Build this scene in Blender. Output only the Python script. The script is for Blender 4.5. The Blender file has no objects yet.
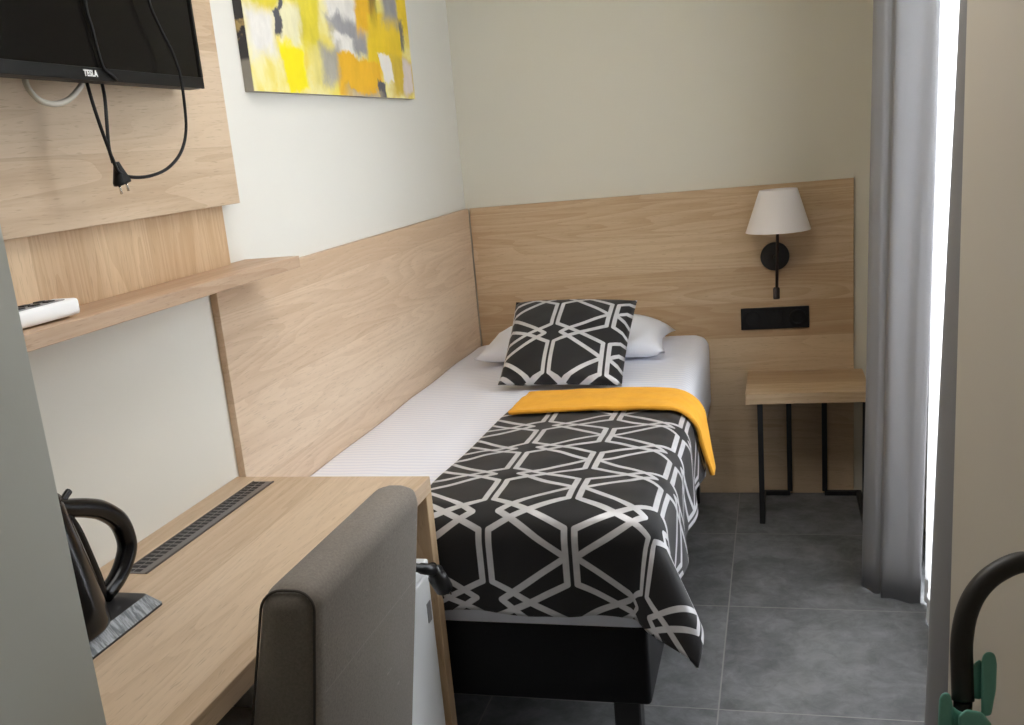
import bpy, bmesh, math, random
from mathutils import Vector, Matrix, noise as mnoise
random.seed(7)
SC = bpy.context.scene
COL = SC.collection
PI = math.pi

# ---------------------------------------------------------------- node helpers
class NT:
    def __init__(self, name):
        self.m = bpy.data.materials.new(name); self.m.use_nodes = True
        self.t = self.m.node_tree; self.n = self.t.nodes; self.l = self.t.links
        self.n.clear()
        self.out = self.n.new('ShaderNodeOutputMaterial')
        self._c = None
    def put(self, sock, v):
        if hasattr(v, 'is_output'): self.l.new(v, sock)
        elif isinstance(v, (tuple, list)):
            sock.default_value = tuple(v) + (1,) if len(v) == 3 and sock.type == 'RGBA' else tuple(v)
        else: sock.default_value = v
    def math(self, op, a, b=0.0, c=None, clamp=False):
        k = self.n.new('ShaderNodeMath'); k.operation = op; k.use_clamp = clamp
        self.put(k.inputs[0], a); self.put(k.inputs[1], b)
        if c is not None: self.put(k.inputs[2], c)
        return k.outputs[0]
    def obj(self):
        if self._c is None: self._c = self.n.new('ShaderNodeTexCoord')
        return self._c.outputs['Object']
    def uv(self):
        if self._c is None: self._c = self.n.new('ShaderNodeTexCoord')
        return self._c.outputs['UV']
    def sep(self, v):
        k = self.n.new('ShaderNodeSeparateXYZ'); self.l.new(v, k.inputs[0]); return k.outputs
    def comb(self, x=0.0, y=0.0, z=0.0):
        k = self.n.new('ShaderNodeCombineXYZ')
        for i, v in enumerate((x, y, z)): self.put(k.inputs[i], v)
        return k.outputs[0]
    def noise(self, vec, scale, detail=4, rough=.55, dist=0.0, color=False):
        k = self.n.new('ShaderNodeTexNoise'); self.l.new(vec, k.inputs['Vector'])
        k.inputs['Scale'].default_value = scale; k.inputs['Detail'].default_value = detail
        k.inputs['Roughness'].default_value = rough; k.inputs['Distortion'].default_value = dist
        return k.outputs['Color' if color else 'Fac']
    def white(self, v):
        k = self.n.new('ShaderNodeTexWhiteNoise'); k.noise_dimensions = '1D'; self.put(k.inputs['W'], v); return k.outputs['Value']
    def scale(self, vec, s):
        k = self.n.new('ShaderNodeVectorMath'); k.operation = 'MULTIPLY'
        self.l.new(vec, k.inputs[0]); k.inputs[1].default_value = s; return k.outputs[0]
    def vadd(self, a, b):
        k = self.n.new('ShaderNodeVectorMath'); k.operation = 'ADD'; self.put(k.inputs[0], a); self.put(k.inputs[1], b); return k.outputs[0]
    def mix(self, f, a, b, mode='MIX'):
        k = self.n.new('ShaderNodeMix'); k.data_type = 'RGBA'; k.blend_type = mode
        self.put(k.inputs[0], f); self.put(k.inputs[6], a); self.put(k.inputs[7], b); return k.outputs[2]
    def step(self, v, lo, hi, a=0.0, b=1.0):
        k = self.n.new('ShaderNodeMapRange'); k.interpolation_type = 'SMOOTHSTEP'
        self.put(k.inputs[0], v); k.inputs[1].default_value = lo; k.inputs[2].default_value = hi
        k.inputs[3].default_value = a; k.inputs[4].default_value = b; return k.outputs[0]
    def lin(self, v, lo, hi, a=0.0, b=1.0):
        k = self.n.new('ShaderNodeMapRange'); self.put(k.inputs[0], v)
        k.inputs[1].default_value = lo; k.inputs[2].default_value = hi
        k.inputs[3].default_value = a; k.inputs[4].default_value = b; return k.outputs[0]
    def bump(self, h, strength=.3, dist=.002):
        k = self.n.new('ShaderNodeBump'); k.inputs['Strength'].default_value = strength
        k.inputs['Distance'].default_value = dist; self.l.new(h, k.inputs['Height']); return k.outputs[0]
    def bsdf(self, color, rough=.5, metal=0.0, normal=None, **kw):
        b = self.n.new('ShaderNodeBsdfPrincipled')
        self.put(b.inputs['Base Color'], color); self.put(b.inputs['Roughness'], rough); self.put(b.inputs['Metallic'], metal)
        if normal is not None: self.l.new(normal, b.inputs['Normal'])
        for k, v in kw.items(): self.put(b.inputs[k.replace('_', ' ')], v)
        self.l.new(b.outputs[0], self.out.inputs[0]); return b

def lin(r, g, b):
    f = lambda c: c / 12.92 if c <= .04045 else ((c + .055) / 1.055) ** 2.4
    return (f(r / 255), f(g / 255), f(b / 255))

def plain(name, c, rough=.5, metal=0.0, bump=None, var=0.0, **kw):
    t = NT(name); col = c; nrm = None
    if var: col = t.mix(t.noise(t.obj(), 9, 3), [x * (1 - var) for x in c] + [1], [min(1, x * (1 + var)) for x in c] + [1])
    if bump: nrm = t.bump(t.noise(t.obj(), bump[0], 3), bump[1], bump[2])
    t.bsdf(col, rough, metal, nrm, **kw); return t.m

def wood(name, light, dark, along, plank, pw, seed=0.0, contrast=1.0):
    """oak laminate: `along` = axis index of the grain, `plank` = axis index across the boards"""
    t = NT(name); o = t.obj(); s = t.sep(o)
    idx = t.math('FLOOR', t.math('DIVIDE', t.math('ADD', s[plank], 10 + seed), pw))
    rnd = t.white(idx)
    # stretch, shift each board along its grain
    third = ({0, 1, 2} - {along, plank}).pop()
    a = t.math('ADD', s[along], t.math('MULTIPLY', rnd, 7.3))
    v = t.comb(a, t.math('MULTIPLY', s[plank], 7.0), t.math('MULTIPLY', s[third], 7.0))
    big = t.noise(t.scale(v, (.55, 1, 1)), 1.1, 2, .45, .3)
    rings = t.math('FRACT', t.math('MULTIPLY', big, 17.0))                    # cathedral arcs
    rings = t.step(rings, .0, .85)
    wob = t.math('MULTIPLY_ADD', t.noise(v, 3.0, 2), .03, s[plank])
    vf = t.comb(t.math('MULTIPLY', a, 6.0), t.math('MULTIPLY', wob, 150.0), t.math('MULTIPLY', s[third], 150.0))
    fine = t.noise(vf, 1.0, 3, .65)
    band = t.noise(t.comb(t.math('MULTIPLY', a, .8), t.math('MULTIPLY', wob, 16.0), t.math('MULTIPLY', s[third], 16.0)), 1.0, 3, .55)
    f = t.math('ADD', t.math('MULTIPLY', rings, .16), t.math('MULTIPLY', fine, .34))
    f = t.math('ADD', f, t.math('MULTIPLY', band, .50))
    f = t.math('ADD', f, t.math('MULTIPLY', t.math('SUBTRACT', rnd, .5), .55))
    f = t.step(f, .5 - .34 / contrast, .5 + .34 / contrast)
    col = t.mix(f, tuple(dark) + (1,), tuple(light) + (1,))
    vp = t.comb(t.math('MULTIPLY', a, 28.0), t.math('MULTIPLY', wob, 420.0), t.math('MULTIPLY', s[third], 420.0))
    pores = t.noise(vp, 1.0, 1, .5)
    col = t.mix(t.step(pores, .60, .74, 0, .42), col, tuple(x * .70 for x in dark) + (1,))
    seam = t.math('FRACT', t.math('DIVIDE', t.math('ADD', s[plank], 10 + seed), pw))
    seam = t.math('MINIMUM', seam, t.math('SUBTRACT', 1.0, seam))
    col = t.mix(t.step(t.math('MULTIPLY', seam, pw), .0005, .0013, .22, 0), col, tuple(x * .72 for x in dark) + (1,))
    t.bsdf(col, t.lin(fine, .2, .8, .52, .42), 0, t.bump(fine, .12, .001), Specular_IOR_Level=.35)
    return t.m

# ---------------------------------------------------------------- mesh helpers
class B:
    """collects geometry in world coordinates"""
    def __init__(self): self.bm = bmesh.new(); self.uvl = None
    def box(self, x0, x1, y0, y1, z0, z1, bev=0.0, seg=2):
        bm = self.bm
        vs = [bm.verts.new((x, y, z)) for x in (x0, x1) for y in (y0, y1) for z in (z0, z1)]
        fs = [(0, 1, 3, 2), (4, 6, 7, 5), (0, 4, 5, 1), (2, 3, 7, 6), (0, 2, 6, 4), (1, 5, 7, 3)]
        nf = [bm.faces.new([vs[i] for i in f]) for f in fs]
        if bev:
            es = list({e for f in nf for e in f.edges})
            bmesh.ops.bevel(bm, geom=es, offset=bev, segments=seg, profile=.5, affect='EDGES')
        return self
    def grid(self, P, uv=None, close_u=False, close_v=False):
        bm = self.bm; R = len(P); C_ = len(P[0])
        V = [[bm.verts.new(p) for p in row] for row in P]
        if uv and self.uvl is None: self.uvl = bm.loops.layers.uv.new('UVMap')
        for i in range(R if close_u else R - 1):
            for j in range(C_ if close_v else C_ - 1):
                ids = [(i, j), ((i + 1) % R, j), ((i + 1) % R, (j + 1) % C_), (i, (j + 1) % C_)]
                try: f = bm.faces.new([V[a][b] for a, b in ids])
                except ValueError: continue
                f.smooth = True
                if uv:
                    for lp, (a, b) in zip(f.loops, ids): lp[self.uvl].uv = uv[a][b]
        return V
    def tube(self, pts, r, n=10, closed=False, caps=True):
        pts = [Vector(p) for p in pts]; N = len(pts)
        rad = r if isinstance(r, (list, tuple)) else [r] * N
        rings = []; prev = None
        for i, p in enumerate(pts):
            if closed: d = pts[(i + 1) % N] - pts[i - 1]
            else: d = pts[min(i + 1, N - 1)] - pts[max(i - 1, 0)]
            d.normalize()
            if prev is None:
                a = d.cross(Vector((0, 0, 1)) if abs(d.z) < .9 else Vector((0, 1, 0)))
            else: a = prev - d * prev.dot(d)
            a.normalize(); prev = a; b = d.cross(a)
            rings.append([p + (a * math.cos(2 * PI * k / n) + b * math.sin(2 * PI * k / n)) * rad[i] for k in range(n)])
        V = self.grid(rings, close_u=closed, close_v=True)
        if not closed and caps:
            self.bm.faces.new(V[0]); self.bm.faces.new(V[-1])
        return self
    def lathe(self, c, prof, n=32, axis='Z', cap=True):
        rows = []
        for r, h in prof:
            row = []
            for k in range(n):
                a = 2 * PI * k / n
                p = {'Z': (r * math.cos(a), r * math.sin(a), h), 'Y': (r * math.cos(a), h, r * math.sin(a)), 'X': (h, r * math.cos(a), r * math.sin(a))}[axis]
                row.append((c[0] + p[0], c[1] + p[1], c[2] + p[2]))
            rows.append(row)
        V = self.grid(rows, close_v=True)
        if cap:
            self.bm.faces.new(V[0]); self.bm.faces.new(V[-1])
        return self
    def map(self, fn):
        for v in self.bm.verts: v.co = fn(v.co)
        return self
    def smooth(self):
        for f in self.bm.faces: f.smooth = True
        return self

BASE = {}
def obj(name, b, mat, parent=None, base=None, normals=True):
    bm = b.bm
    if normals: bmesh.ops.recalc_face_normals(bm, faces=bm.faces)
    if parent is not None: off = BASE[parent.name]
    elif base is not None: off = Vector(base)
    else:
        xs = [v.co for v in bm.verts]
        lo = Vector([min(c[i] for c in xs) for i in range(3)]); hi = Vector([max(c[i] for c in xs) for i in range(3)])
        off = Vector(((lo.x + hi.x) / 2, (lo.y + hi.y) / 2, lo.z))
    for v in bm.verts: v.co -= off
    me = bpy.data.meshes.new(name); bm.to_mesh(me); bm.free()
    o = bpy.data.objects.new(name, me); COL.objects.link(o)
    for m in (mat if isinstance(mat, (list, tuple)) else [mat]): me.materials.append(m)
    BASE[o.name] = off
    if parent is not None: o.parent = parent
    else: o.location = off
    return o
def tag(o, label, cat, group=None):
    o['label'] = label; o['category'] = cat
    if group: o['group'] = group
    return o
def thing(name, base, label, cat, group=None):
    o = bpy.data.objects.new(name, None); o.empty_display_size = .1; COL.objects.link(o)
    o.location = base; BASE[o.name] = Vector(base)
    return tag(o, label, cat, group)
def struct(name, b, mat):
    o = obj(name, b, mat, base=(0, 0, 0)); o['kind'] = 'structure'; return o
def weighted(o, w=.004, seg=2, ang=35):
    m = o.modifiers.new('Bevel', 'BEVEL'); m.width = w; m.segments = seg; m.limit_method = 'ANGLE'; m.angle_limit = math.radians(ang); return o
def catmull(P, n=8):
    out = []
    P = [Vector(p) for p in P]
    for i in range(len(P) - 1):
        p0 = P[max(i - 1, 0)]; p1 = P[i]; p2 = P[i + 1]; p3 = P[min(i + 2, len(P) - 1)]
        for k in range(n):
            t = k / n
            out.append(.5 * ((2 * p1) + (p2 - p0) * t + (2 * p0 - 5 * p1 + 4 * p2 - p3) * t * t + (3 * p1 - p0 - 3 * p2 + p3) * t ** 3))
    out.append(P[-1]); return out

# ---------------------------------------------------------------- camera (solved from the photo's vanishing points)
CP = Vector((1.205811, -4.017420, 1.438708)); YAW, PITCH, ROLL, FPX = .2973508, .2632185, -.0971471, 1027.340
PX0, PY0 = 478.932, 424.399   # principal point (the photo is a crop)
fw = Vector((-math.sin(YAW) * math.cos(PITCH), math.cos(YAW) * math.cos(PITCH), -math.sin(PITCH)))
rt = fw.cross(Vector((0, 0, 1))).normalized(); up = rt.cross(fw)
cr, sr = math.cos(ROLL), math.sin(ROLL)
rt, up = rt * cr + up * sr, up * cr - rt * sr
cam = bpy.data.cameras.new('camera'); cam.sensor_width = 36; cam.sensor_fit = 'HORIZONTAL'; cam.lens = FPX * 36 / 1024; cam.clip_start = .02; cam.shift_x = (512 - PX0) / 1024; cam.shift_y = (PY0 - 362.5) / 1024
co = bpy.data.objects.new('camera', cam); COL.objects.link(co)
co.matrix_world = Matrix(((rt.x, up.x, -fw.x, CP.x), (rt.y, up.y, -fw.y, CP.y), (rt.z, up.z, -fw.z, CP.z), (0, 0, 0, 1)))
SC.camera = co

# ---------------------------------------------------------------- materials
def wall_mat(name, c):
    t = NT(name); n = t.noise(t.obj(), 1.3, 3)
    col = t.mix(n, [x * .97 for x in c] + [1], [min(1, x * 1.02) for x in c] + [1])
    t.bsdf(col, .9, 0, t.bump(t.noise(t.obj(), 160, 2), .12, .001), Specular_IOR_Level=.2); return t.m
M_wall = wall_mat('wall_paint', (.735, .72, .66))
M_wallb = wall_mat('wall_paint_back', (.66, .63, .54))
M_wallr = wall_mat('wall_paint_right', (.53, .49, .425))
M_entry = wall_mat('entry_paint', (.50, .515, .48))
M_ceil = wall_mat('ceiling_paint', (.85, .84, .82))
M_oak_side = wood('oak_side', lin(223, 201, 176), lin(200, 173, 145), 1, 2, .20, .07)
M_oak_back = wood('oak_back', lin(207, 182, 150), lin(178, 148, 114), 0, 2, .135, .03)
M_oak_tv = wood('oak_tv', lin(209, 187, 160), lin(183, 157, 128), 1, 2, .20, .11, 1.2)
M_oak_vert = wood('oak_vertical', lin(216, 190, 156), lin(188, 157, 122), 2, 1, .17, .05)
M_oak_shelf = wood('oak_shelf', lin(200, 174, 148), lin(172, 142, 115), 1, 0, .3, .1)
M_oak_desk = wood('oak_desk', lin(213, 191, 165), lin(188, 163, 135), 1, 0, .19, .02)
M_oak_deskside = wood('oak_desk_side', lin(208, 182, 148), lin(180, 150, 116), 2, 0, .19, .02)
M_oak_ns = wood('oak_nightstand', lin(206, 180, 146), lin(176, 146, 112), 0, 1, .3, .1)
M_black = plain('black_metal', (.008, .008, .009), .45, .0)
M_blackplastic = plain('black_plastic', (.008, .008, .009), .5, Specular_IOR_Level=.25)
M_gloss = plain('gloss_black', (.004, .004, .005), .2, 0, Specular_IOR_Level=.22)
M_white = plain('white_enamel', (.93, .95, .97), .35)
M_grey = plain('grey_plastic', (.25, .25, .26), .4)
M_dark = plain('dark_slot', (.01, .01, .012), .6)
M_rail = plain('brushed_grey', (.20, .19, .19), .42, .6)
M_silver = plain('silver', (.75, .73, .68), .25, 1.0)
M_paper = plain('shade_fabric', (.80, .75, .73), .9, bump=(300, .1, .0005))

def floor_mat():
    t = NT('floor_tiles'); s = t.sep(t.obj())
    gx = t.math('PINGPONG', t.math('ADD', s[0], 12 - 1.0385), .3); gy = t.math('PINGPONG', t.math('ADD', s[1], 12 + .4335), .3)
    # PINGPONG is 0 on a grout line
    d = t.math('MINIMUM', gx, gy)
    ix = t.math('FLOOR', t.math('DIVIDE', t.math('ADD', s[0], 12 - 1.0385), .6)); iy = t.math('FLOOR', t.math('DIVIDE', t.math('ADD', s[1], 12 + .4335), .6))
    rnd = t.white(t.math('ADD', t.math('MULTIPLY', ix, 17.3), t.math('MULTIPLY', iy, 5.71)))
    v = t.vadd(t.obj(), t.comb(t.math('MULTIPLY', rnd, 9.0), 0.0, 0.0))
    n1 = t.noise(v, 3.2, 6, .62, .8); n2 = t.noise(v, 19, 7, .72, .6)
    f = t.math('ADD', t.math('MULTIPLY', n1, .62), t.math('MULTIPLY', n2, .42))
    col = t.mix(t.step(f, .36, .72), (.086, .089, .092, 1), (.222, .226, .232, 1))
    col = t.mix(t.step(n2, .66, .78, 0, .35), col, (.25, .25, .25, 1))
    g = t.step(d, .0014, .0026, 1, 0)
    col = t.mix(g, col, (.26, .25, .24, 1))
    t.bsdf(col, t.lin(f, .3, .8, .55, .42), 0, t.bump(t.math('SUBTRACT', t.math('MULTIPLY', n2, .15), g), .25, .002)); return t.m
M_floor = floor_mat()

def lattice(name):
    """silver hexagon lattice on black cloth; UV in metres"""
    t = NT(name); s = t.sep(t.uv())
    S, T, g, a, w = .192, .209, .0112, .030, .0070
    h = .30 * T
    x = t.math('PINGPONG', t.math('ADD', s[0], S * 20), S); y = t.math('PINGPONG', t.math('ADD', s[1], T * 20), T / 2)
    def seg(x0, y0, x1, y1):
        dx, dy = x1 - x0, y1 - y0; L2 = dx * dx + dy * dy
        px = t.math('SUBTRACT', x, x0); py = t.math('SUBTRACT', y, y0)
        k = t.math('MULTIPLY_ADD', px, dx / L2, t.math('MULTIPLY', py, dy / L2), clamp=True)
        ex = t.math('MULTIPLY_ADD', k, -dx, px); ey = t.math('MULTIPLY_ADD', k, -dy, py)
        return t.math('SQRT', t.math('MULTIPLY_ADD', ex, ex, t.math('MULTIPLY', ey, ey)))
    ds = [seg(g, 0, g, h), seg(S - g, 0, S - g, h), seg(g, h, S / 2, T / 2), seg(S - g, h, S / 2, T / 2), seg(S - g, 0, a, T / 2)]
    d = ds[0]
    for e in ds[1:]: d = t.math('MINIMUM', d, e)
    m = t.step(d, w - .0008, w + .0008, 1, 0)
    wv = t.noise(t.scale(t.uv(), (900, 250, 1)), 1, 2)
    sil = t.mix(t.noise(t.uv(), 30, 3), (.46, .46, .48, 1), (.70, .69, .71, 1))
    blk = t.mix(wv, (.006, .006, .007, 1), (.018, .017, .019, 1))
    col = t.mix(m, blk, sil)
    t.bsdf(col, t.lin(m, 0, 1, .62, .38), t.lin(m, 0, 1, 0, .25), t.bump(wv, .10, .0006), Sheen_Weight=.08, Specular_IOR_Level=.35)
    return t.m
M_lattice = lattice('lattice_cloth')

def sheet_mat():
    t = NT('white_sheet'); s = t.sep(t.obj())
    f = t.math('PINGPONG', t.math('ADD', s[1], 10), .0115)
    m = t.step(f, .0045, .007)
    col = t.mix(m, (.78, .80, .90, 1), (.86, .87, .94, 1))
    t.bsdf(col, t.lin(m, 0, 1, .65, .45), 0, t.bump(t.noise(t.obj(), 18, 4), .2, .006), Sheen_Weight=.1); return t.m
M_sheet = sheet_mat()
M_pillow = plain('pillow_cotton', (.82, .83, .89), .8, bump=(25, .35, .006))
def yellow_mat():
    t = NT('mustard_cloth'); n = t.noise(t.obj(), 35, 4)
    col = t.mix(n, (.78, .33, .018, 1), (.92, .45, .035, 1))
    t.bsdf(col, .8, 0, t.bump(t.noise(t.obj(), 45, 4), .45, .004), Sheen_Weight=.25, Sheen_Tint=(1, .7, .2)); return t.m
M_yellow = yellow_mat()
CREASE = (-0.0029, 0.7477)
def upholstery(name, c, lines=True):
    t = NT(name); n = t.noise(t.obj(), 260, 4, .75); n2 = t.noise(t.obj(), 6, 3)
    col = t.mix(n, [x * .45 for x in c] + [1], [x * 1.55 for x in c] + [1])
    col = t.mix(t.step(n2, .3, .8, 0, .35), col, [x * .8 for x in c] + [1])
    if lines:
        s_ = t.sep(t.obj())
        ln = t.math('ABSOLUTE', t.math('SUBTRACT', t.math('MULTIPLY_ADD', s_[1], CREASE[0], CREASE[1]), s_[2]))
        ln = t.math('ADD', ln, t.math('ADD', t.step(s_[2], .83, .86, 0, 1), t.step(s_[1], -.215, -.20, 1, 0)))
        col = t.mix(t.step(ln, .0004, .0016, .35, 0), col, [min(1, x * 1.7) for x in c] + [1])
        v = t.scale(t.obj(), (1, 1, 1)); n3 = t.noise(t.scale(t.obj(), (8, 26, 60)), 1, 2, .5, .3)
        col = t.mix(t.step(n3, .73, .76, 0, .28), col, [min(1, x * 2.2) for x in c] + [1])
    t.bsdf(col, .95, 0, t.bump(n, .35, .001), Sheen_Weight=.12, Specular_IOR_Level=.15); return t.m
M_chair = upholstery('chair_fabric', (.235, .21, .188))
M_pipe = plain('piping', (.06, .052, .046), .9)
M_bedbase = plain('black_upholstery', (.0035, .0037, .0052), .6, bump=(500, .25, .0008), Specular_IOR_Level=.25)
def curtain_mat(name, c):
    t = NT(name)
    n = t.noise(t.scale(t.obj(), (300, 300, 900)), 1, 2)
    col = t.mix(n, [x * .92 for x in c] + [1], [x * 1.06 for x in c] + [1])
    p = t.bsdf(col, .85, 0, t.bump(n, .1, .0005), Sheen_Weight=.2)
    tr = t.n.new('ShaderNodeBsdfTranslucent'); t.put(tr.inputs[0], tuple(c) + (1,))
    mx = t.n.new('ShaderNodeMixShader'); mx.inputs[0].default_value = .03
    t.l.new(p.outputs[0], mx.inputs[1]); t.l.new(tr.outputs[0], mx.inputs[2]); t.l.new(mx.outputs[0], t.out.inputs[0]); return t.m
M_curtain = curtain_mat('grey_curtain', (.205, .200, .207))
def sheer_mat():
    t = NT('sheer_voile')
    d = t.n.new('ShaderNodeBsdfDiffuse'); d.inputs[0].default_value = (.62, .62, .62, 1)
    tr = t.n.new('ShaderNodeBsdfTranslucent'); tr.inputs[0].default_value = (.66, .66, .66, 1)
    tp = t.n.new('ShaderNodeBsdfTransparent'); tp.inputs[0].default_value = (1, 1, 1, 1)
    a = t.n.new('ShaderNodeMixShader'); a.inputs[0].default_value = .6
    t.l.new(d.outputs[0], a.inputs[1]); t.l.new(tr.outputs[0], a.inputs[2])
    b = t.n.new('ShaderNodeMixShader'); b.inputs[0].default_value = .15
    t.l.new(a.outputs[0], b.inputs[1]); t.l.new(tp.outputs[0], b.inputs[2]); t.l.new(b.outputs[0], t.out.inputs[0]); return t.m
M_sheer = sheer_mat()
M_green = plain('teal_plastic', (.15, .40, .33), .45, bump=(120, .15, .001))
M_rubber = plain('black_rubber', (.016, .013, .011), .5)
def glass_mat():
    t = NT('window_glass')
    g = t.n.new('ShaderNodeBsdfGlossy'); g.inputs['Roughness'].default_value = .02
    tp = t.n.new('ShaderNodeBsdfTransparent'); m = t.n.new('ShaderNodeMixShader'); m.inputs[0].default_value = .06
    t.l.new(tp.outputs[0], m.inputs[1]); t.l.new(g.outputs[0], m.inputs[2]); t.l.new(m.outputs[0], t.out.inputs[0]); return t.m
M_glass = glass_mat()

def painting_mat():
    """abstract yellow, white and grey brush patches; object coords: y along the wall, z up"""
    t = NT('abstract_canvas'); o = t.vadd(t.obj(), (0, -.014, .020))
    nz = t.noise(o, 9, 5, .65, .3, color=True); nzs = t.sep(nz)
    s = t.sep(o)
    y = t.math('MULTIPLY_ADD', t.math('SUBTRACT', nzs[0], .5), .11, s[1]); z = t.math('MULTIPLY_ADD', t.math('SUBTRACT', nzs[1], .5), .11, s[2])
    n1 = t.noise(o, 5, 5, .6, .5); n2 = t.noise(t.scale(o, (20, 17, 11)), 1, 5, .65)
    col = t.mix(t.step(n1, .35, .65), lin(232, 214, 95) + (1,), lin(238, 230, 170) + (1,))
    col = t.mix(t.step(n2, .52, .72, 0, .8), col, lin(233, 205, 60) + (1,))
    def patch(yc, zc, hy, hz, c, k=.0, soft=.22, var=.35):
        nonlocal col
        dy = t.math('SUBTRACT', y, yc); dz = t.math('SUBTRACT', z, zc)
        if k: dy = t.math('MULTIPLY_ADD', dz, k, dy)
        d = t.math('MAXIMUM', t.math('DIVIDE', t.math('ABSOLUTE', dy), hy), t.math('DIVIDE', t.math('ABSOLUTE', dz), hz))
        m = t.step(d, 1 - soft, 1 + soft, 1, 0)
        cc = t.mix(n2, tuple(max(0, x * (1 - var)) for x in lin(*c)) + (1,), tuple(min(1, x * (1 + var * .5)) for x in lin(*c)) + (1,))
        col = t.mix(m, col, cc)
    W, Y, O, G, D = (238, 234, 226), (240, 205, 40), (240, 185, 40), (160, 158, 160), (88, 88, 94)
    patch(-1.50, 1.99, .21, .16, (228, 208, 60)); patch(-1.635, 1.775, .075, .055, W, soft=.5)
    patch(-1.36, 1.86, .07, .11, (232, 214, 60)); patch(-1.30, 1.70, .07, .05, (236, 222, 130), soft=.5)
    patch(-1.475, 1.692, .062, .056, (252, 232, 10), soft=.12, var=.12)
    patch(-1.47, 1.80, .05, .05, (240, 232, 190), soft=.4)
    patch(-1.11, 1.90, .13, .07, W, .5); patch(-1.06, 1.80, .13, .045, G, .9, .35); patch(-1.12, 1.765, .07, .035, W)
    patch(-1.23, 1.715, .07, .05, (176, 172, 160), soft=.4)
    patch(-.93, 1.93, .08, .11, O); patch(-.78, 1.80, .16, .085, Y, -.3, .15, .2); patch(-1.02, 1.69, .17, .055, O, 0, .12, .2)
    patch(-.70, 1.93, .07, .07, G, 0, .5); patch(-.58, 1.95, .06, .12, Y); patch(-.86, 1.99, .03, .1, (120, 100, 50), soft=.6)
    patch(-.64, 1.70, .12, .06, (222, 190, 60), soft=.3); patch(-.80, 1.725, .04, .045, W, .25, .12, .08)
    patch(-.60, 1.70, .045, .055, (226, 212, 205), soft=.25)
    patch(-.855, 1.645, .032, .035, D, 0, .15, .1); patch(-1.14, 1.635, .035, .02, O); patch(-1.0, 1.63, .12, .014, (200, 180, 150), 0, .5)
    patch(-.62, 1.83, .02, .04, (120, 115, 105), soft=.4)
    patch(-1.535, 1.80, .026, .036, D, .15, .18, .1); patch(-1.505, 1.845, .010, .014, D, 0, .2, .1)
    t.bsdf(col, .6, 0, t.bump(n2, .3, .002)); return t.m
M_canvas = painting_mat()
def canvas_side():
    t = NT('canvas_side'); n = t.noise(t.obj(), 14, 4, .6)
    col = t.mix(t.step(n, .52, .6), lin(62, 60, 62) + (1,), lin(190, 165, 110) + (1,))
    z = t.sep(t.obj())[2]
    col = t.mix(t.step(z, 1.68, 1.692, 1, 0), col, lin(150, 145, 135) + (1,))
    t.bsdf(col, .7); return t.m
M_canvside = canvas_side()

# ================================================================ SETTING
ZC = 2.62
struct('floor', B().box(-.3, 2.1, -4.9, .3, -.1, 0), M_floor)
struct('ceiling', B().box(-.3, 2.1, -4.9, .3, ZC, ZC + .1), M_ceil)
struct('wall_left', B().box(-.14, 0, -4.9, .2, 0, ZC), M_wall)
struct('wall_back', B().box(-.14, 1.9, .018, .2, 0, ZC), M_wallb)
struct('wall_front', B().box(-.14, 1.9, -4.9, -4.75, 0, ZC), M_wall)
XW = 1.68
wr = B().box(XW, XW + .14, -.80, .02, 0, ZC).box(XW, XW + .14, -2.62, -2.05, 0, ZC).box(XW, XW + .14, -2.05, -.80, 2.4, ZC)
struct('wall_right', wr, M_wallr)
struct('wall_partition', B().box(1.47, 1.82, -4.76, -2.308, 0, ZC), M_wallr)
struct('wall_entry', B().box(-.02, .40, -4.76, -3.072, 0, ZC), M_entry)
win = B()
for (y0, y1, z0, z1) in ((-2.05, -.80, 0, .09), (-2.05, -.80, 2.31, 2.4), (-2.05, -1.97, .09, 2.31), (-.88, -.80, .09, 2.31), (-1.46, -1.39, .09, 2.31)):
    win.box(XW + .05, XW + .12, y0, y1, z0, z1, .006, 1)
w1 = struct('window_1', win, plain('window_frame_white', (.8, .8, .8), .4)); w1_base = BASE[w1.name]
obj('pane', B().box(XW + .080, XW + .086, -1.97, -.88, .09, 2.31), M_glass, w1)

# ================================================================ WALL PANELS, SHELF
tag(obj('headboard_panel', B().box(.022, 1.469, 0, .018, .002, 1.203, .001, 1), M_oak_back, base=(0, 0, 0)),
    'wide oak headboard panel on the back wall behind lamp and nightstand', 'headboard')
tag(obj('headboard_panel', B().box(0, .018, -2.006, -.003, .002, 1.203, .001, 1), M_oak_side, base=(0, 0, 0)),
    'long oak wall panel along the left side of the bed', 'headboard')
tag(obj('wall_panel', B().box(0, .038, -3.068, -1.876, 1.366, 2.3, .001, 1), M_oak_tv, base=(0, 0, 0)),
    'upper oak wall panel with horizontal grain behind the television', 'wall panel')
tag(obj('wall_panel', B().box(0, .020, -3.068, -1.928, 1.2345, 1.366, .0005, 1), M_oak_vert, base=(0, 0, 0)),
    'narrow oak strip with vertical grain between wall shelf and television panel', 'wall panel')
tag(obj('wall_shelf', B().box(0, .14, -3.068, -1.825, 1.2085, 1.2345, .001, 1), M_oak_shelf, base=(0, 0, 0)),
    'long thin oak wall shelf above the desk', 'shelf')

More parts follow.
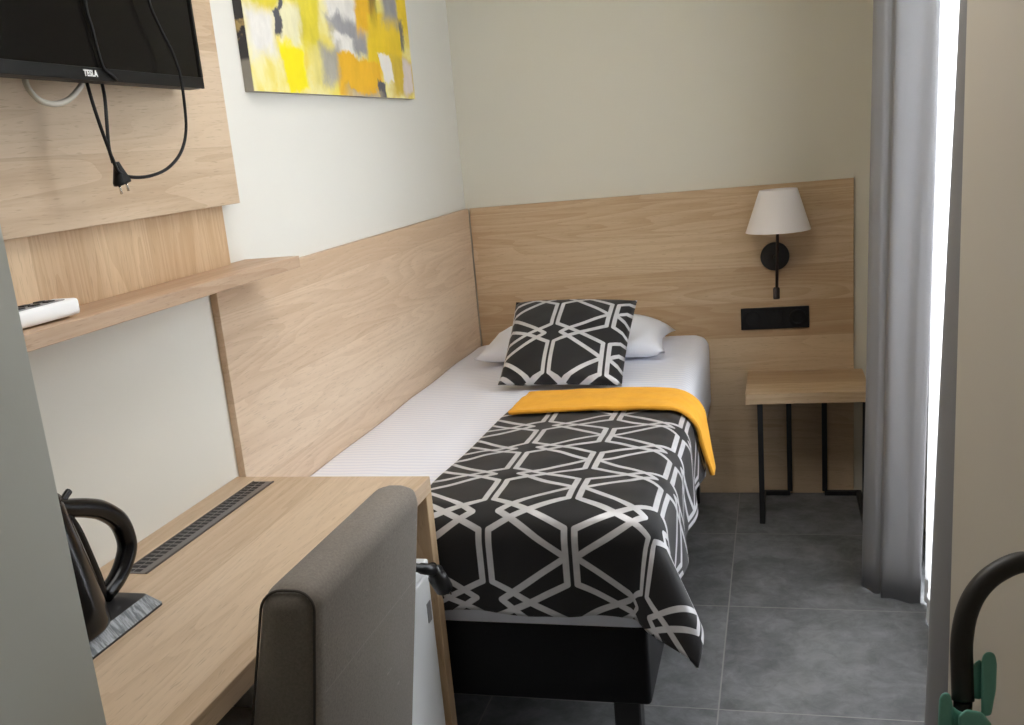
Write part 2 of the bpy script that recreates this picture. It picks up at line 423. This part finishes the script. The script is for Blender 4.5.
# remote on the shelf
rc = thing('remote_control', (.09, -2.60, 1.2345), 'white remote control with grey top lying at the left end of wall shelf', 'remote control')
b = B().box(.060, .110, -2.76, -2.60, 1.2355, 1.262, .006, 3)
def _tilt(c): return Vector((c.x + (c.y + 2.68) * .12, c.y, c.z + (c.y + 2.76) * .02))
obj('body', b.map(_tilt).smooth(), M_white, rc)
obj('keypad', B().box(.063, .104, -2.755, -2.625, 1.2615, 1.2635).map(_tilt), M_grey, rc)
for i in range(4):
    for j in range(2):
        obj('button', B().box(.070 + j * .018, .082 + j * .018, -2.745 + i * .030, -2.73 + i * .030, 1.2630, 1.2655, .001, 1).map(_tilt), M_dark, rc)

# painting
pt = thing('painting', (.0, -1.14, 1.628), 'abstract yellow white and grey canvas painting on the left wall', 'painting')
BASE[pt.name] = Vector((0, 0, 0)); pt.location = (0, 0, 0)
obj('stretcher', B().box(0, .023, -1.702, -.535, 1.614, 2.40), M_canvside, pt)
obj('canvas', B().box(.023, .025, -1.702, -.535, 1.614, 2.40), M_canvas, pt)

# ================================================================ TELEVISION
P0 = Vector((.100, -2.067, 1.602)); P1 = Vector((.145, -2.710, 1.602)); du = (P1 - P0).normalized(); dn = Vector((-du.y, du.x, 0))  # dn faces the room
TW, TH = .90, .53
def tvp(c): return P0 + du * c.x + dn * c.y + Vector((0, 0, c.z))
tv = thing('television', (P0 + du * TW / 2)[:], 'black flat screen television on the oak panel at upper left', 'television')
obj('housing', B().box(0, TW, -.035, -.004, 0, TH, .004, 2).box(.15, TW - .15, -.058, -.035, .03, TH - .12, .01, 2).map(tvp), M_blackplastic, tv)
bz = B().box(0, TW, -.004, .002, 0, .021, .001, 1).box(0, TW, -.004, .002, TH - .009, TH, .001, 1).box(0, .009, -.004, .002, .021, TH - .009).box(TW - .009, TW, -.004, .002, .021, TH - .009)
obj('bezel', bz.map(tvp), plain('bezel_black', (.008, .008, .008), .4, Specular_IOR_Level=.15), tv)
obj('screen', B().box(.009, TW - .009, -.004, -.001, .021, TH - .009).map(tvp), plain('screen_black', (.006, .0055, .005), .2, Specular_IOR_Level=.10), tv)
obj('bracket', B().box(.30, .60, -.088, -.058, .15, .35, .005, 1).map(tvp), M_black, tv)
# brand lettering on the bottom bezel
cu = bpy.data.curves.new('lettering', 'FONT'); cu.body = 'TESLA'; cu.size = .017; cu.align_x = 'CENTER'; cu.align_y = 'CENTER'; cu.space_character = 1.1; cu.extrude = .0004; cu.offset = .0006
lo = bpy.data.objects.new('tmp', cu); COL.objects.link(lo)
bpy.context.view_layer.update()
lm = bpy.data.meshes.new_from_object(lo.evaluated_get(bpy.context.evaluated_depsgraph_get())); bpy.data.objects.remove(lo)
lb = B(); lb.bm.from_mesh(lm)
LX = P0 + du * .412
obj('brand_lettering', lb.map(lambda c: LX - du * c.x * .80 + dn * (.0026 + c.z) + Vector((0, 0, .0105 + c.y * .8))), plain('white_print', (.8, .8, .8), .5), tv, normals=False)

# ray helper for placing thin things found in the photograph: world point on plane x = X through a photo pixel
def px(U, V, X=None, t=None):
    d = fw + rt * ((U - PX0) / FPX) - up * ((V - PY0) / FPX)
    if t is None: t = (X - CP.x) / d.x
    return CP + d * t
cord = thing('power_cord', px(120, 185, .13)[:], 'black power cord with plug hanging down from the television', 'power cord')
pl = [px(87, 83, .10), px(93, 104, .115), px(101, 128, .125), px(109, 150, .13), px(113, 163, .13)]
p2 = [px(102, 83, .095), px(105, 100, .11), px(107, 125, .125), px(109, 148, .132), px(113, 160, .136), px(119, 172, .138), px(131, 177, .138), px(150, 176, .138), px(168, 168, .138), px(181, 152, .138), px(186, 130, .138), px(184, 100, .138), px(180, 75, .134), px(172, 52, .130), px(160, 28, .130), px(150, 5, .130), px(146, -20, .132), px(145, -60, .134)]
obj('cable', B().tube(catmull(pl), .0030, 8).tube(catmull(p2), .0030, 8), M_blackplastic, cord)
p3 = [px(84, -60, .132), px(85, 0, .132), px(92, 28, .131), px(97, 48, .131), px(103, 67, .130), px(111, 74, .129), px(117, 80, .128)]
pc = px(120, 175, .133); pd = (px(123, 187, .133) - px(115, 160, .133)).normalized(); ps = Vector((0, 1, 0)); ps = (ps - pd * ps.dot(pd)).normalized(); pn = pd.cross(ps)
def plg(c): return pc + pd * c.z + ps * c.y + pn * c.x
pb = B()
prof = [(-.022, .004, .004), (-.012, .007, .006), (.000, .013, .008), (.010, .0195, .009), (.015, .0195, .009)]
pb.grid([[(ry * .6 * math.cos(2 * PI * k / 16) if abs(math.cos(2 * PI * k / 16)) < .6 else rx * (1 if math.cos(2 * PI * k / 16) > 0 else -1), ry * math.sin(2 * PI * k / 16), z) for k in range(16)] for z, ry, rx in prof], close_v=True)
for rim in (pb.bm.verts[:16], pb.bm.verts[-16:]): pb.bm.faces.new(rim)
obj('plug', pb.map(plg), M_blackplastic, cord)
for q in (-.0105, .0105):
    obj('prong', B().tube([plg(Vector((0, q, .013))), plg(Vector((0, q, .030)))], .0022, 8), M_silver, cord)
tag(obj('antenna_cable', B().tube(catmull([px(24, 76, .09), px(28, 88, .10), px(39, 100, .105), px(54, 104, .105), px(68, 100, .105), px(78, 90, .10), px(84, 80, .09)]), .0048, 10), plain('grey_cable', (.55, .52, .45), .5)),
    'light grey cable looping below the television bottom edge', 'cable')
tag(obj('screen_cord', B().tube(catmull(p3), .0028, 8), M_blackplastic),
    'thin black cord lying straight down over the television screen', 'cord')

# ================================================================ DESK
dk = thing('desk', (.23, -2.5, 0), 'oak desk with slotted cable grille against the left wall', 'desk')
BASE[dk.name] = Vector((0, 0, 0)); dk.location = (0, 0, 0)
obj('desktop', B().box(.0, .470, -3.070, -2.0165, .724, .76, .0012, 1), M_oak_desk, dk)
obj('side_panel', B().box(.0, .470, -2.052, -2.0165, 0, .724, .0012, 1), M_oak_deskside, dk)
obj('side_panel', B().box(.0, .45, -3.070, -3.04, 0, .724, .0012, 1), M_oak_deskside, dk)
ga = B().box(.062, .114, -2.556, -2.054, .7600, .7615)
grl = obj('cable_grille', ga, M_rail, dk)
sl = B()
n = 30
for i in range(n):
    y = -2.545 + i * (.480 / (n - 1))
    for x0, x1 in ((.067, .080), (.083, .096)):
        sl.box(x0, x1, y - .0052, y + .0052, .7612, .7619)
obj('slots', sl, M_dark, grl)
obj('rim', B().box(.1105, .114, -2.556, -2.054, .7612, .7626).box(.062, .0655, -2.556, -2.054, .7612, .7626), plain('rail_rim', (.10, .085, .08), .4, .6), grl)

# kettle and its base
def slope_mat():
    t = NT('brushed_slope'); n = t.noise(t.scale(t.obj(), (30, 160, 30)), 1, 4, .7, .6)
    col = t.mix(t.step(n, .4, .62), (.10, .11, .12, 1), (.30, .32, .34, 1)); t.bsdf(col, .4, .2); return t.m
M_slope = slope_mat()
ke = thing('electric_kettle', (.14, -2.80, .76), 'glossy black electric kettle on desk half hidden by the wall edge', 'kettle')
KX, KY = .140, -2.836
HX = .150
body = B()
pr = [(.0, .786), (.078, .786), (.083, .792), (.083, .80), (.079, .83), (.072, .875), (.064, .92), (.056, .96), (.051, .985), (.047, .992), (.0, .992)]
body.lathe((KX, KY, 0), pr, 40, cap=False)
obj('body', body, plain('kettle_dark_steel', (.008, .008, .009), .16, 0, Specular_IOR_Level=.3), ke)
obj('lid', B().lathe((KX, KY, 0), [(0, .992), (.049, .992), (.049, .998), (.04, 1.006), (.0, 1.010)], 32, cap=False), M_gloss, ke)
obj('lid_latch', B().tube(catmull([px(60, 508, HX), px(63, 500, HX), px(69, 491, HX)]), [.0055] * 17, 8), M_gloss, ke)
hp = catmull([px(54, 506, HX), px(66, 508, HX), px(86, 508, HX), px(103, 511, HX), px(119, 522, HX), px(127, 543, HX), px(124, 562, HX), px(116, 580, HX), px(104, 596, HX)], 6)
hr = [.0138 + .0030 * math.sin(PI * i / (len(hp) - 1)) for i in range(len(hp))]
obj('handle', B().tube(hp, hr, 14), M_gloss, ke)
obj('handle_spine', B().tube(catmull([px(62, 512, HX), px(75, 530, HX), px(87, 556, HX), px(97, 580, HX), px(102, 597, HX)], 6), .010, 10), M_gloss, ke)
kb = B()
x0, x1, y0, y1 = .045, .220, -2.94, -2.668
def rr(x0, x1, y0, y1, z, r):
    pts = []
    for cx, cy, a0 in ((x1 - r, y1 - r, 0), (x0 + r, y1 - r, 90), (x0 + r, y0 + r, 180), (x1 - r, y0 + r, 270)):
        for k in range(5):
            a = math.radians(a0 + 22.5 * k); pts.append((cx + r * math.cos(a), cy + r * math.sin(a), z))
    return pts
rows = [rr(x0, x1, y0, y1, .7602, .008), rr(x0, x1, y0, y1, .764, .008), rr(x0 + .016, x1 - .016, y0 + .016, y1 - .016, .785, .008)]
V = kb.grid(rows, close_v=True); kb.bm.faces.new(V[-1]); kb.bm.faces.new(V[0])
for f in kb.bm.faces:
    f.smooth = False
kb.bm.faces.ensure_lookup_table()
for f in kb.bm.faces:
    zs = [v.co.z for v in f.verts]
    if max(zs) > .78 and min(zs) < .78: f.material_index = 1
tag(obj('kettle_tray', kb, [plain('tray_black', (.022, .022, .024), .3), M_slope]), 'black square base with sloped shiny edges under the kettle', 'tray')

# mini fridge under the desk
fr = thing('mini_fridge', (.25, -2.26, 0), 'white mini fridge standing under the far end of the desk', 'fridge')
obj('cabinet', B().box(.03, .415, -2.476, -2.072, .01, .588, .004, 2), M_white, fr)
obj('door', B().box(.42, .464, -2.476, -2.072, .03, .562, .006, 2), M_white, fr)
obj('top_cap', B().box(.41, .466, -2.476, -2.072, .567, .592, .005, 2), M_white, fr)
obj('badge', B().box(.464, .4655, -2.110, -2.088, .455, .500), M_grey, fr)
c2 = thing('plug_cord', px(432, 578, .50)[:], 'short black power plug hanging in front of the white mini fridge', 'power cord')
obj('cable', B().tube(catmull([px(380, 560, .495), px(398, 563, .500), px(408, 566, .505), px(414, 567, .508)]), .0042, 8), M_blackplastic, c2)
M_plug = plain('plug_black', (.012, .012, .013), .30)
def rod(b, p, q, prof, n=18):
    p, q = Vector(p), Vector(q); d = (q - p).normalized(); a = d.cross(Vector((0, 0, 1))).normalized(); e = d.cross(a); L = (q - p).length
    V = b.grid([[p + d * (L * h) + (a * math.cos(2 * PI * k / n) + e * math.sin(2 * PI * k / n)) * r for k in range(n)] for h, r in prof], close_v=True)
    b.bm.faces.new(V[0]); b.bm.faces.new(V[-1])
    for f in b.bm.faces: f.smooth = len(f.verts) == 4
    return b
h0, h1 = px(433, 570, .516), px(444, 588, .522)
obj('plug', rod(rod(B(), px(412, 567, .508), h0, [(0, .006), (.05, .0085), (.45, .0095), (.46, .0115), (1.0, .0125), (1.25, .0125)]), h0, h1, [(-.15, .0125), (.20, .0135), (.34, .0185), (.36, .0195), (.98, .0195), (1.0, .0185)]), M_plug, c2)
for (ua, va, ub, vb) in ((440, 588, 443.5, 598), (447, 584, 451, 594)):
    obj('prong', B().tube([px(ua, va, .518), px(ub, vb, .519)], .0022, 8), M_silver, c2)

# ================================================================ CHAIR
ch = thing('desk_chair', (.45, -2.69, 0), 'grey brown upholstered chair with tall back tucked at the desk', 'chair')
ZT = .913
def slant(c):
    k = .245 + (.13 - .245) * (c.x - .548) / .09
    return Vector((c.x + (c.z - ZT) * k, c.y, c.z))
bk = obj('backrest', B().box(.548, .631, -2.925, -2.487, .40, ZT, .032, 6).map(slant).smooth(), M_chair, ch)
def outline(yy):
    pts = []
    x0, x1, z0, z1, r = .5525, .6265, .42, ZT - .0045, .028
    for cx, cz, a0 in ((x1 - r, z1 - r, 0), (x0 + r, z1 - r, 90)):
        for k in range(7):
            a = math.radians(a0 + 15 * k); pts.append((cx + r * math.cos(a), yy, cz + r * math.sin(a)))
    return [slant(Vector(p)) for p in [(x1, yy, z0)] + pts + [(x0, yy, z0)]]
obj('piping', B().tube(outline(-2.9145), .0020, 6), M_pipe, bk)
obj('seat', B().box(.06, .49, -2.905, -2.487, .39, .47, .025, 4).smooth(), M_chair, ch)
for xa in (.09, .45):
    for ya in (-2.88, -2.512):
        obj('leg', B().box(xa - .02, xa + .02, ya - .02, ya + .02, 0, .40, .003, 1), M_black, ch)

# ================================================================ BED
bd = thing('bed', (.47, -1.0, 0), 'black upholstered single bed base on block legs in the corner', 'bed')
BASE[bd.name] = Vector((0, 0, 0)); bd.location = (0, 0, 0)
obj('base', B().box(.019, .918, -1.980, -.004, .205, .398, .012, 3).smooth(), M_bedbase, bd)
for xa in (.055, .860):
    for ya in (-1.935, -.10):
        obj('leg', B().box(xa - .03, xa + .03, ya - .03, ya + .03, 0, .206, .004, 1), M_black, bd)
mt = B().box(.019, .942, -1.980, -.003, .398, .650).smooth()
bmesh.ops.bevel(mt.bm, geom=[e for e in mt.bm.edges if max(v.co.z for v in e.verts) > .6], offset=.05, segments=6, profile=.5, affect='EDGES')
bmesh.ops.subdivide_edges(mt.bm, edges=[e for e in mt.bm.edges if e.calc_length() > .3], cuts=24, use_grid_fill=True)
def sag(c):
    if c.z > .5:
        c = c.copy()
        if c.x < .085 and c.z > .602: c.z = .650
        c.z += .014 * c.x / .94 * min(1, max(0, (c.y + 1.0) / .35))
        c.z += .006 * mnoise.noise(Vector((c.x * 4, c.y * 3, 1))) + .004 * mnoise.noise(Vector((c.x * 14, c.y * 5, 7)))
    return c
tag(obj('mattress', mt.map(sag).smooth(), M_sheet, base=(0, 0, 0)), 'white mattress with striped satin sheet on the black bed base', 'mattress')

def cushion(w, h, th, frame, n=26, uv0=(0, 0), pinch=.05, sagf=None):
    O, ex, ey, ez = frame; b = B()
    for side in (1, -1):
        P, U = [], []
        for i in range(n + 1):
            row, ur = [], []
            for j in range(n + 1):
                u = -1 + 2 * i / n; v = -1 + 2 * j / n
                x = u * w / 2 * (1 - pinch * (1 - v * v)); y = v * h / 2 * (1 - pinch * (1 - u * u))
                z = side * th / 2 * (max(0, (1 - u * u)) * max(0, (1 - v * v))) ** .42
                z += .006 * mnoise.noise(Vector((u * 2.2 + w, v * 2.2, side * 3))) * (1 - u ** 4) * (1 - v ** 4)
                p = O + ex * x + ey * y + ez * z
                if sagf: p = sagf(p, u, v)
                row.append(p); ur.append((u * w / 2 + w / 2 - uv0[0], v * h / 2 + h / 2 - uv0[1]))
            P.append(row); U.append(ur)
        b.grid(P, U)
    bmesh.ops.remove_doubles(b.bm, verts=b.bm.verts, dist=.0002)
    return b
def psag(p, u, v):
    p = p.copy(); p.z -= .05 * abs(u) ** 4 * max(0, v); p.z = max(p.z, .672 + .004 * abs(u)); return p
tag(obj('pillow', cushion(.69, .42, .15, (Vector((.477, -.290, .716)), Vector((1, 0, 0)), Vector((0, .994, .11)), Vector((0, -.11, .994))), pinch=.07, sagf=psag), M_pillow),
    'white cotton pillow lying at the head of the bed', 'pillow')
ey = Vector((.0, .365, .215)).normalized(); ex = Vector((1, -.025, -.03)).normalized(); ez = ex.cross(ey); ey = ez.cross(ex)
def csag(p, u, v):
    p = p.copy(); p.x += .022 * (1 - v) / 2 * (u < 0) * -u; p.z = max(p.z, .670); return p
DB = Vector((.508, -.862, .664))
tag(obj('throw_cushion', cushion(.430, .420, .12, (DB + ey * .208 + Vector((0, .0, .012)), ex, ey, ez), uv0=(.178, .088), pinch=.03, sagf=csag), M_lattice),
    'black cushion with silver lattice pattern leaning on the white pillow', 'cushion')

# bedspread
def bend(d, r):
    if d <= 0: return 0.0, 0.0
    if d < r * PI / 2: return r * math.sin(d / r), r * (1 - math.cos(d / r))
    return r, r + d - r * PI / 2
XE, YE, ZD = .892, -1.928, .672
def spread(s, t, lift=0.0, dz=0.0, side_flare=.05):
    """s = x on the flat, t = -y on the flat"""
    a = max(0, s - XE); bb = max(0, t + YE); r = .078 + lift
    x = min(s, XE); y = -min(t, -YE); z = ZD + lift
    rr_ = math.hypot(a, bb)
    if rr_ > 0:
        cx, cy = a / rr_, bb / rr_; o, dn_ = bend(rr_, r)
        f = side_flare * cx ** 4 + .0 * cy ** 4 + .50 * (2 * cx * cy) ** 2
        ex_ = max(0, rr_ - r * PI / 2)
        o += ex_ * f; dn_ -= ex_ * (1 - math.sqrt(max(0, 1 - f * f)))
        x += o * cx; y -= o * cy; z -= dn_
    wr = .006 * mnoise.noise(Vector((s * 5, t * 4, 3))) + .0035 * mnoise.noise(Vector((s * 13, t * 11, 9)))
    edge = min(1, max(0, (s - .41) / .05))
    z += wr * edge + dz + .008 * math.sin(PI * min(1, max(0, (s - .41) / .55))) * (1 if rr_ == 0 else max(0, 1 - rr_ / .1))
    if a > .06: x += .010 * math.sin(t * 19) * (a - .06) / .2
    if bb > .06: y -= .006 * math.sin(s * 21) * (bb - .06) / .2
    if x < .50: y = max(y, -2.012)
    return Vector((x, y, z))
NS, NTT = 80, 130
P, U = [], []
T0, T1, S1 = 1.06, 2.212, 1.165
for i in range(NS + 1):
    row, ur = [], []
    for j in range(NTT + 1):
        t = T0 + (T1 - T0) * j / NTT
        s0 = .434 - .034 * min(1, max(0, (t - 1.05) / .7)) + .004 * math.sin(t * 9)
        s1 = S1 - .03 * math.exp(-((t - 1.5) / .3) ** 2) * 0
        s = s0 + (s1 - s0) * i / NS
        row.append(spread(s, t)); ur.append((s - .573, -(t - 1.239)))
    P.append(row); U.append(ur)
sb = B(); sb.grid(P, U)
bs = tag(obj('bedspread', sb, M_lattice, base=(0, 0, 0)), 'black bedspread with silver hexagon lattice draped over the bed foot', 'bedspread')
md = bs.modifiers.new('Solidify', 'SOLIDIFY'); md.thickness = .012; md.offset = -1
# yellow folded-back lining, one thickness above, turned under at the head end
P = []
for i in range(NS + 1):
    row = []
    for j in range(41):
        q = j / 40
        f = i / NS
        s0, s1 = .458 - .012 * q, XE + .275 + .02 * q
        s = s0 + (s1 - s0) * f
        ta = .985 + .012 * math.sin(f * 7); tb = 1.232 + .020 * math.sin(f * 9 + 1) * .4
        if s > XE:
            k = (s - XE) / .28
            tm = .09 * k                     # the hanging tail narrows to a point
            ta += .025 * k; tb -= .110 * k
        t = ta + (tb - ta) * q
        p = spread(s, t, .020, 0, .11)
        # rolled head edge
        if q < .12: p.z -= .024 * (1 - q / .12) ** 2
        p.z += .004 * mnoise.noise(Vector((s * 9, t * 17, 21)))
        row.append(p)
    P.append(row)
yb = B(); yb.grid(P)
yo = obj('folded_lining', yb, M_yellow, bs); yo['label'] = 'mustard yellow lining folded back'
md = yo.modifiers.new('Solidify', 'SOLIDIFY'); md.thickness = .012; md.offset = -1

# ================================================================ LAMP, SOCKETS, NIGHTSTAND
lp = thing('wall_lamp', (1.191, 0, .941), 'wall lamp with white tapered shade and black rod on the headboard', 'lamp')
BASE[lp.name] = Vector((0, 0, 0)); lp.location = (0, 0, 0)
obj('wall_plate', B().lathe((1.191, 0, .941), [(0, 0), (.051, 0), (.052, -.004), (.052, -.020), (.050, -.022), (0, -.022)], 40, 'Y', cap=False), M_black, lp)
obj('arm', B().tube([(1.193, -.02, .941), (1.197, -.10, .941)], .008, 12), M_black, lp)
obj('rod', B().tube([(1.196, -.10, .832), (1.203, -.10, 1.08)], .0055, 12), plain('bronze_rod', (.03, .02, .018), .4, .5), lp)
obj('switch', B().lathe((1.1945, -.10, 0), [(0, .795), (.0110, .795), (.0120, .799), (.0120, .833), (.009, .838), (0, .838)], 20, cap=False), plain('bronze_switch', (.035, .024, .022), .4, .4), lp)
sh = B()
sh.lathe((1.205, -.10, 0), [(.114, 1.043), (.066, 1.190), (.0645, 1.190), (.1125, 1.043), (.114, 1.043)], 56, cap=False)
def lean(c): return Vector((c.x + (c.z - 1.1) * .02, c.y, c.z))
obj('lamp_shade', sh.map(lean), M_paper, lp)
obj('lamp_holder', B().lathe((1.204, -.10, 0), [(0, 1.075), (.017, 1.075), (.017, 1.12), (0, 1.125)], 20, cap=False).tube([(1.145, -.10, 1.177), (1.274, -.10, 1.177)], .002, 6).tube([(1.210, -.163, 1.177), (1.210, -.037, 1.177)], .002, 6).tube([(1.205, -.10, 1.1), (1.210, -.10, 1.177)], .003, 6), M_black, lp)
so = thing('socket_strip', (1.192, 0, .667), 'black triple socket plate on headboard above the nightstand', 'power socket')
BASE[so.name] = Vector((0, 0, 0)); so.location = (0, 0, 0)
obj('plate', B().box(1.062, 1.311, -.010, 0, .666, .748, .002, 2), M_blackplastic, so)
for k, xc in enumerate((1.104, 1.187, 1.270)):
    zc = .707
    if k == 1:
        obj('switch_rocker', B().box(xc - .028, xc + .028, -.013, -.010, zc - .028, zc + .028, .001, 1), M_blackplastic, so)
    else:
        k_ = obj('socket', B().lathe((xc, 0, zc), [(.031, -.010), (.031, -.0135), (.0215, -.0135), (.0195, -.0045), (0, -.0045)], 32, 'Y', cap=False), M_blackplastic, so)
        obj('contact', B().lathe((xc - .0095, 0, zc), [(.0028, -.0044), (.0028, -.0050), (0, -.0050)], 10, 'Y', cap=False).lathe((xc + .0095, 0, zc), [(.0028, -.0044), (.0028, -.0050), (0, -.0050)], 10, 'Y', cap=False), M_silver, k_)
ns = thing('nightstand', (1.297, -.17, 0), 'small oak bedside table with thin black metal frame legs', 'nightstand')
BASE[ns.name] = Vector((0, 0, 0)); ns.location = (0, 0, 0)
obj('table_top', B().box(1.082, 1.500, -.345, -.001, .459, .499, .0012, 1), M_oak_ns, ns)
for sgn in (-1, 1):
    X = lambda d: 1.297 + sgn * d
    def bar(b, xa, xb, ya, yb, za, zb): b.box(min(xa, xb), max(xa, xb), ya, yb, za, zb, .001, 1)
    b = B(); w = .0095
    D = .166 if sgn < 0 else .190
    bar(b, X(D) - w, X(D) + w, -.335, -.316, 0, .459)
    bar(b, X(D) - w, X(D) + w, -.316, -.012, 0, .018)
    bar(b, X(.065), X(D + w), -.026, -.008, 0, .018)
    bar(b, X(.065) - w, X(.065) + w, -.026, -.008, .018, .459)
    obj('frame_leg', b, M_black, ns)

# ================================================================ CURTAINS
def curtain(path, z0, z1, mat, name, label, flare=0.0, nz=24, n=7, cat='curtain', th=.003, lean_x=.0):
    pts = catmull([(x, y, 0) for x, y in path], n)
    cx = sum(p.x for p in pts) / len(pts); cy = sum(p.y for p in pts) / len(pts)
    P = []
    for i, p in enumerate(pts):
        row = []
        for k in range(nz + 1):
            f = k / nz; z = z0 + (z1 - z0) * f
            sc = 1 + flare * (1 - f)
            w = .004 * mnoise.noise(Vector((i * .13, z * 1.2, len(path))))
            zz = z if k else z + .003 * math.sin(i * .35)
            row.append((cx + (p.x - cx) * sc + w + lean_x * f * z1, cy + (p.y - cy) * sc + w * .5, zz))
        P.append(row)
    b = B(); b.grid(P)
    o = tag(obj(name, b, mat), label, cat)
    m = o.modifiers.new('Solidify', 'SOLIDIFY'); m.thickness = th; m.offset = 0
    return o
curtain([(1.645, -.60), (1.60, -.56), (1.55, -.60), (1.53, -.68), (1.555, -.76), (1.535, -.80), (1.475, -.815), (1.440, -.850), (1.444, -.888), (1.464, -.912), (1.482, -.922), (1.487, -.931), (1.486, -.943), (1.505, -.956), (1.540, -.968), (1.565, -.980), (1.582, -.988), (1.592, -.978), (1.585, -.93)], .005, ZC, M_curtain, 'curtain', 'grey full-length curtain beside the nightstand, left of window', lean_x=.0145)
rp = [(1.60, -1.80), (1.555, -1.85), (1.502, -1.875), (1.484, -1.930), (1.512, -1.995), (1.575, -2.04), (1.60, -2.09), (1.565, -2.14), (1.52, -2.17), (1.505, -2.22), (1.54, -2.28), (1.60, -2.31), (1.62, -2.36), (1.58, -2.42)]
curtain(rp, .005, ZC, M_curtain, 'curtain', 'dark grey curtain strip at the right wall edge in front of window', lean_x=.022)
shp = [(1.606 + .010 * math.sin(i * 1.15), -.975 - i * .033) for i in range(25)]
so_ = curtain(shp, .005, ZC, M_sheer, 'sheer_curtain', 'bright white sheer curtain glowing between the two grey curtains', th=.0008)
hb = B()
pts = catmull([(x - .002, y, 0) for x, y in shp], 7)
hb.grid([[(p.x, p.y, .010), (p.x, p.y, .085)] for p in pts])
obj('hem', hb, curtain_mat('sheer_hem', (.75, .75, .75)), so_)

# ================================================================ PUSH HANDLE (lower right)
TT = .75
hd = thing('push_handle', tuple(px(962, 640, t=TT))[:2] + (0,), 'black curved tube handle with green plastic clamp at lower right', 'handle')
hpx = [(963, 700), (962, 668), (962, 640), (967, 612), (978, 590), (996, 573), (1022, 562), (1050, 566), (1074, 584), (1086, 612), (1088, 640), (1088, 700)]
path = [px(u, v, t=TT) for u, v in hpx]
pa_, pb2 = path[0], path[-1]
obj('curved_tube', B().tube(catmull(path, 7), .0078, 14), M_rubber, hd)
edge_p = [px(u, v, t=TT - .006) for u, v in ((953.5, 655), (953, 640), (956, 618), (963, 600), (974, 585))]
obj('pole', B().tube([pa_, (pa_.x, pa_.y, .02)], .0065, 12), M_black, hd)
obj('pole', B().tube([pb2, (pb2.x, pb2.y, .02)], .0065, 12), M_black, hd)
obj('foot_bar', B().box(pa_.x - .02, pb2.x + .012, pa_.y - .08, pa_.y + .08, 0, .022, .006, 2), M_black, hd)
def pv(u, v, d): return px(u, v, t=TT + d)
def prism(b, pts, d0, d1, bev=.0022):
    f = [b.bm.verts.new(pv(u, v, d0)) for u, v in pts]; k = [b.bm.verts.new(pv(u, v, d1)) for u, v in pts]
    fs = [b.bm.faces.new(f), b.bm.faces.new(k[::-1])]
    N = len(pts)
    for i in range(N): fs.append(b.bm.faces.new((f[i], f[(i + 1) % N], k[(i + 1) % N], k[i])))
    bmesh.ops.recalc_face_normals(b.bm, faces=fs)
    bmesh.ops.bevel(b.bm, geom=list({e for q in fs for e in q.edges}), offset=bev, segments=3, profile=.5, affect='EDGES')
cl = obj('clamp', (lambda b: (prism(b, [(939, 698), (943, 692), (950, 693), (953, 706), (955, 745), (937, 745)], -.018, .012), prism(b, [(950, 704), (960, 712), (978, 712), (984, 745), (950, 745)], -.016, .014), b)[-1])(B()).smooth(), M_green, hd)
obj('lever', (lambda b: (prism(b, [(981, 662), (983, 654), (989, 651), (995, 654), (997, 664), (996, 690), (991, 716), (981, 716)], -.012, .004), prism(b, [(971, 668), (977, 660), (982, 660), (982, 700), (971, 698)], -.004, .010), b)[-1])(B()).smooth(), M_green, cl)
obj('clamp_arm', (lambda b: (prism(b, [(958, 716), (966, 709), (982, 712), (992, 724), (992, 745), (960, 745)], -.024, -.008), b)[-1])(B()).smooth(), M_green, cl)

# ================================================================ LIGHT
W = bpy.data.worlds.new('world'); SC.world = W; W.use_nodes = True
bg = W.node_tree.nodes['Background']; bg.inputs[0].default_value = (.92, .96, 1, 1); bg.inputs[1].default_value = 2.0
def area(name, loc, target, sx, sy, power, color):
    l = bpy.data.lights.new(name, 'AREA'); l.shape = 'RECTANGLE'; l.size = sx; l.size_y = sy; l.energy = power; l.color = color
    o = bpy.data.objects.new(name, l); COL.objects.link(o); o.location = loc
    o.rotation_euler = (Vector(target) - Vector(loc)).to_track_quat('-Z', 'Y').to_euler(); return o
area('window_daylight', (1.98, -1.42, 1.72), (0, -1.42, 1.30), 1.25, 1.5, 172, (.90, .95, 1.0))
area('ground_bounce', (1.98, -1.42, .52), (0, -1.42, .62), 1.25, .85, 38, (.95, .97, 1.0))
area('ceiling_lamp', (.85, -2.4, 2.60), (.85, -2.4, 0), .9, .9, 16, (1, .97, .93))
SC.view_settings.view_transform = 'Standard'
SC.view_settings.look = 'None'
SC.view_settings.exposure = 0.0
try:
    SC.cycles.max_bounces = 10; SC.cycles.diffuse_bounces = 6; SC.cycles.transparent_max_bounces = 12
    SC.cycles.use_denoising = True; SC.cycles.caustics_reflective = False; SC.cycles.caustics_refractive = False
except Exception: pass
